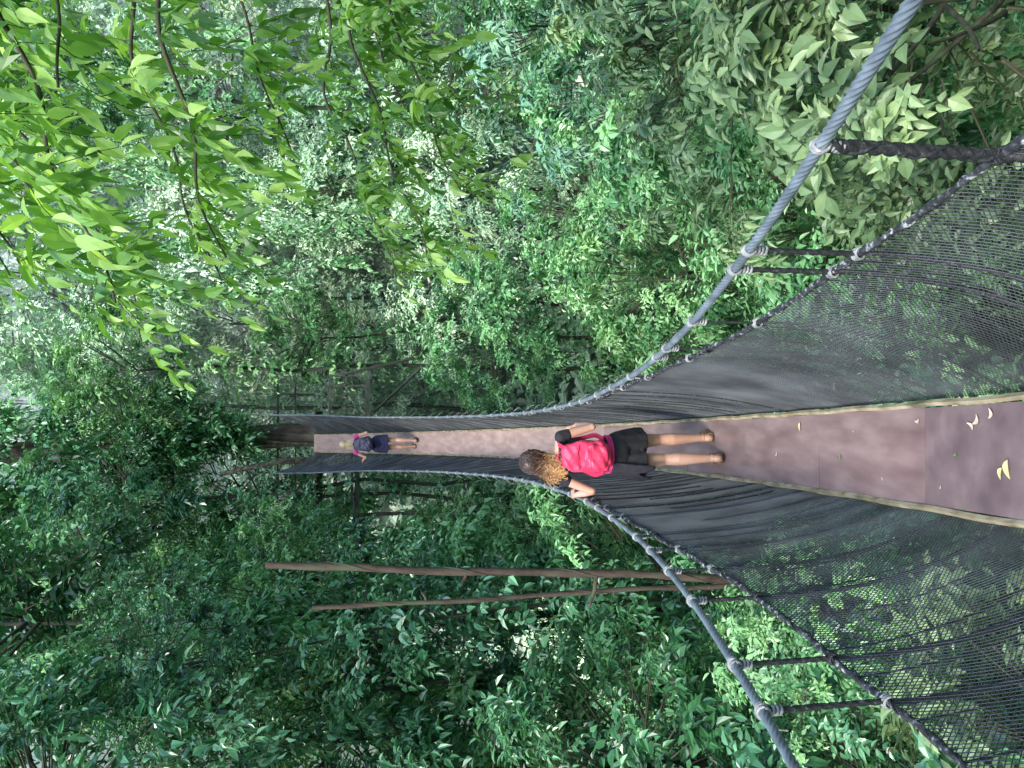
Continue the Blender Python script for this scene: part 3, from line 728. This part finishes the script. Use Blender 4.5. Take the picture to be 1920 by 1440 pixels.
        V,Q=tubes(P,.0045,5,ref=[0,0,1.]); o.add(V,Q)
        o.obj('sandal',[shoe],root)
    # hair
    rs=np.random.RandomState(seed)
    m,nt,b=new_mat('hair'); at=nt.nodes.new('ShaderNodeAttribute'); at.attribute_name='tint'
    r=ramp(nt,[(0,hair_cols[0]),(.45,hair_cols[1]),(.95,hair_cols[2])]); nt.links.new(at.outputs['Fac'],r.inputs[0]); nt.links.new(r.outputs[0],b.inputs['Base Color']); b.inputs['Roughness'].default_value=.42
    o=MB(); n=750; K=[];RR=[];TT=[]
    c=np.array([0,-.012,.022])
    V,Q=ellip(c+[0,-.012,.004],(.078,.092,.098))
    f=V[:,1]>c[1]+.045; V[f & (V[:,2]<c[2]+.06),1]=c[1]+.045
    o.add(V@RY+hd,Q,0,.1)
    Mx=22
    for i in range(n):
        th=rs.uniform(-.35,math.pi+.35)+math.pi
        ph=rs.uniform(-.6,1.45)
        d0=np.array([math.cos(th)*math.cos(ph),math.sin(th)*math.cos(ph),math.sin(ph)])
        s0=c+d0*np.array([.080,.091,.099])
        u=np.linspace(0,1,Mx)
        ze=c[2]-.06-hair_len*rs.uniform(.25,1.0)
        drop=s0[2]-ze
        P=np.stack([s0[0]+0*u,s0[1]+0*u,s0[2]-drop*u**1.3],axis=1)
        gx=J.get('tail',0.0); w=np.clip((u-.25)/.75,0,1)**1.2
        P[:,0]+=(c[0]+gx+rs.normal(0,.058*vol)-P[:,0])*w*.75
        P[:,1]+=(c[1]-.095-abs(rs.normal(0,.035*vol))-P[:,1])*w*.75
        v=(P-c)/np.array([.084,.096,.103]); rr=np.linalg.norm(v,axis=1); k=rr<1; P[k]=c+(v[k]/rr[k,None])*np.array([.084,.096,.103])
        if curly:
            fr=rs.uniform(16,34); am=(.003+.018*u)*rs.uniform(.5,1.5); p0=rs.uniform(0,6.28)
            P+=np.stack([am*np.cos(fr*u+p0),am*np.sin(fr*u+p0),am*.6*np.sin(fr*u*1.1)],axis=1)
        K.append(P@RY+hd); RR.append(np.linspace(.0034,.0016,Mx)*rs.uniform(.6,1.3)); TT.append(np.clip((c[2]+.0-P[:,2])/.16+rs.normal(0,.2),0,1))
    V,Q=tubes(np.array(K),np.array(RR),4,ref=[.3,1,.2]); o.add(V,Q,0,np.repeat(np.array(TT).reshape(-1),4))
    o.obj('hair',[m],root)
    return root

def backpack(loc,label,mat,matd,w=.29,h=.42,d=.17,lean=0,Jn=None):
    root=link(bpy.data.objects.new('backpack',None)); root.location=loc; root['label']=label; root['category']='backpack'; root.rotation_euler=(0,lean,0)
    def sup(c,s,e=.5,n=40,m=mat,sag=True):
        a=np.linspace(-math.pi/2+.02,math.pi/2-.02,n); NB=60; b_=np.arange(NB)*2*math.pi/NB
        pw=lambda v,e: np.sign(v)*np.abs(v)**e
        A,Bb=np.meshgrid(a,b_,indexing='ij')
        X=pw(np.cos(A),e)*pw(np.cos(Bb),e)*s[0]/2; Yy=pw(np.cos(A),e)*pw(np.sin(Bb),e)*s[1]/2; Z=pw(np.sin(A),e*1.1)*s[2]/2
        k=(1-.26*np.clip(Z/(s[2]/2),0,1)**2); X=X*k; Yy=Yy*(1-.3*np.clip(Z/(s[2]/2),0,1))
        X=X+.006*np.sin(Z*45+Yy*20); Yy=Yy+.006*np.sin(Z*38+X*30)+.005*np.sin(Z*90-X*55)
        V=np.stack([X+c[0],Yy+c[1],Z+c[2]],axis=-1).reshape(-1,3)
        i=np.arange(n-1)[:,None]*NB+np.arange(NB)[None,:]; i2=np.arange(n-1)[:,None]*NB+(np.arange(NB)[None,:]+1)%NB
        Q=np.stack([i,i2,i2+NB,i+NB],axis=-1).reshape(-1,4)
        o=MB(); o.add(V,Q); return o
    sup((0,0,0),(w,d,h)).obj('bag_body',[mat],root)
    sup((0,-d*.42,-h*.16),(w*.8,d*.45,h*.48)).obj('front_pocket',[mat],root)
    o=MB()
    for zz,ww in ((.075*h/.42,.78),(-.02*h/.42,.72)):
        x=np.linspace(-w*ww/2,w*ww/2,20); yy=-d*.5*(1-(x/(w*.56))**6*.6)-(.045 if zz<0 else .004)
        V,Q=tubes(np.stack([x,yy,np.full_like(x,zz)+.02*(1-(x/(w/2))**2)],axis=1),.0035,5,ref=[0,0,1.]); o.add(V,Q)
    o.obj('zip',[matd],root)
    o=MB(); a=np.linspace(0,math.pi,12); V,Q=tubes(np.stack([.04*np.cos(a),0*a+d*.2,h*.46+.035*np.sin(a)],axis=1),.006,6); o.add(V,Q); o.obj('grab_loop',[matd],root)
    for sx in (-1,1):
        P=np.array([[sx*.06,d*.3,h*.40],[sx*.085,d*.75,h*.50],[sx*.095,d*1.35,h*.42],[sx*.10,d*1.95,h*.15],[sx*.12,d*1.7,-h*.12],[sx*.155,d*.9,-h*.30],[sx*.12,d*.2,-h*.40]])
        u=np.linspace(0,6,40); P=np.stack([np.interp(u,range(7),P[:,k]) for k in range(3)],axis=1)
        for _ in range(5): P[1:-1]=.25*P[:-2]+.5*P[1:-1]+.25*P[2:]
        o=MB()
        for k in (-.012,-.004,.004,.012):
            V,Q=tubes(P+[k,0,0],.006,6,ref=[1,0,0]); o.add(V,Q)
        o.obj('shoulder_strap',[matd],root)
    return root

y1=5.80; z1=float(zd(y1)); sl=-.104
J1=dict(pelvis=(-.045,0,.87),waist=(-.05,0,1.0),chest=(-.058,.015,1.17),neck=(-.065,.02,1.345),head=(-.085,.05,1.475),tail=-.02,yaw=.45,
 shR=(.095,.0,1.29),elR=(.165,-.02,1.05),wrR=(.17,.20,1.10),hfR=(-.25,.8,.45),hnR=(-.8,0,-.2),htR=(0,-.2,1),
 shL=(-.218,.0,1.29),elL=(-.315,-.05,1.06),wrL=(-.365,.13,1.135),hfL=(-.02,1,-.02),hnL=(0,0,-1),htL=(1,0,0),
 hipR=(.036,0,.84),kneeR=(.050,.12,.46),ankR=(.060,.11,.085),heelR=(.060,.08,.032),toeR=(.075,.24,.014),
 hipL=(-.120,0,.84),kneeL=(-.095,.01,.45),ankL=(-.080,-.13,.125),heelL=(-.080,-.165,.08),toeL=(-.095,-.01,.040),hem=.54,sleeve=.22,curl=.8,band=cloth('pink_waistband',(.75,.05,.22)))
M_black=cloth('black_jersey',(.016,.016,.02)); M_pink=cloth('crimson_pink_nylon',(.88,.05,.13),.2,.5); M_pinkd=cloth('dark_pink_webbing',(.45,.02,.08))
M_sandal=cloth('tan_sandal_leather',(.26,.17,.09))
p1=build_person((-.489,y1,z1),'woman in black top and shorts walking away gripping the handrail',J1,(M_skin,M_black,M_black,M_sandal),[(.04,.025,.022),(.20,.10,.048),(.72,.42,.18)],.18,3,True,1.1)
backpack((-.489-.045,y1-.155,z1+1.14),'bright pink red backpack worn by the nearer walker',M_pink,M_pinkd,w=.235,h=.37,d=.135)
o=MB(); n=22; m_=16
a=np.linspace(2.75,4.35,n); 
G=[]
for i_,aa in enumerate(a):
    for k in range(m_):
        v=k/(m_-1); fl=1+.25*v+.06*math.sin(i_*1.3+v*3)*v
        G.append([-.045+.15*fl*math.cos(aa)-.02*v,.13*fl*math.sin(aa),.915-(.27+.06*math.sin(i_*.7))*v])
i=np.arange(n-1)[:,None]*m_+np.arange(m_-1)[None,:]
o.add(np.array(G),np.stack([i,i+1,i+m_+1,i+m_],axis=-1).reshape(-1,4))
jo=o.obj('tied_jacket',[cloth('black_jacket_fabric',(.022,.02,.03))],p1)
sd=jo.modifiers.new('t','SOLIDIFY'); sd.thickness=.008

y2=16.8; z2=float(zd(y2))
J2=dict(pelvis=(.0,0,.87),waist=(.0,0,1.0),chest=(-.005,.02,1.17),neck=(-.01,.03,1.345),head=(-.01,.06,1.475),
 shR=(.150,.0,1.28),elR=(.23,-.03,1.05),wrR=(.22,.19,1.08),hfR=(-.1,1,.2),hnR=(-1,0,-.2),htR=(0,0,1),
 shL=(-.165,.0,1.28),elL=(-.27,-.04,1.07),wrL=(-.36,.17,1.12),hfL=(-.3,1,-.02),hnL=(0,0,-1),htL=(1,0,0),
 hipR=(.085,0,.84),kneeR=(.07,.04,.45),ankR=(.06,-.06,.085),heelR=(.06,-.09,.04),toeR=(.075,.07,.03),
 hipL=(-.085,0,.84),kneeL=(-.075,.07,.45),ankL=(-.07,.07,.09),heelL=(-.07,.04,.045),toeL=(-.085,.20,.045),hem=.55,sleeve=.25,curl=.8)
build_person((float(xc(16.8))-.0,y2,z2),'blonde walker in magenta shirt and navy shorts holding the ropes',J2,(M_skin,cloth('magenta_shirt',(.45,.05,.20)),cloth('navy_shorts',(.02,.022,.07)),cloth('brown_shoe',(.08,.05,.04))),[(.5,.37,.22),(.68,.52,.33),(.78,.64,.44)],.13,9,False,.7)
backpack((float(xc(16.8)),y2-.17,z2+1.12),'dark purple grey daypack worn by the blonde walker',cloth('slate_nylon',(.06,.06,.11),.3,.6),cloth('dark_webbing',(.03,.03,.04)),w=.26,h=.37,d=.15)

# ---------------------------------------------------------------- light, world, camera
w=bpy.data.worlds.new('World'); scene.world=w; w.use_nodes=True; nt=w.node_tree
sky=nt.nodes.new('ShaderNodeTexSky'); sky.sky_type='NISHITA'; sky.sun_disc=False
EL=50; AZ=200
sky.sun_elevation=math.radians(EL); sky.sun_rotation=math.radians(AZ)
bg=nt.nodes['Background']; bg.inputs['Strength'].default_value=.62; nt.links.new(sky.outputs[0],bg.inputs['Color'])
sun=bpy.data.lights.new('sun','SUN'); sun.energy=5; sun.angle=math.radians(18); sun.color=(1,.96,.86)
so=link(bpy.data.objects.new('sun',sun)); so.rotation_euler=(math.radians(90-EL),0,math.radians(180-AZ))
cam=bpy.data.cameras.new('camera'); co=link(bpy.data.objects.new('camera',cam)); scene.camera=co
cam.sensor_width=36; cam.lens=28.26; cam.clip_start=.05; cam.clip_end=600
th=math.atan(340/1507.)
f=Vector((0,math.cos(th),-math.sin(th))); u=Vector((0,math.sin(th),math.cos(th))); r=Vector((1,0,0))
mt=Matrix((-u,r,-f)).transposed().to_4x4(); co.matrix_world=mt
scene.view_settings.view_transform='Standard'; scene.view_settings.look='None'; scene.view_settings.exposure=0
print('hill trees',cnt)
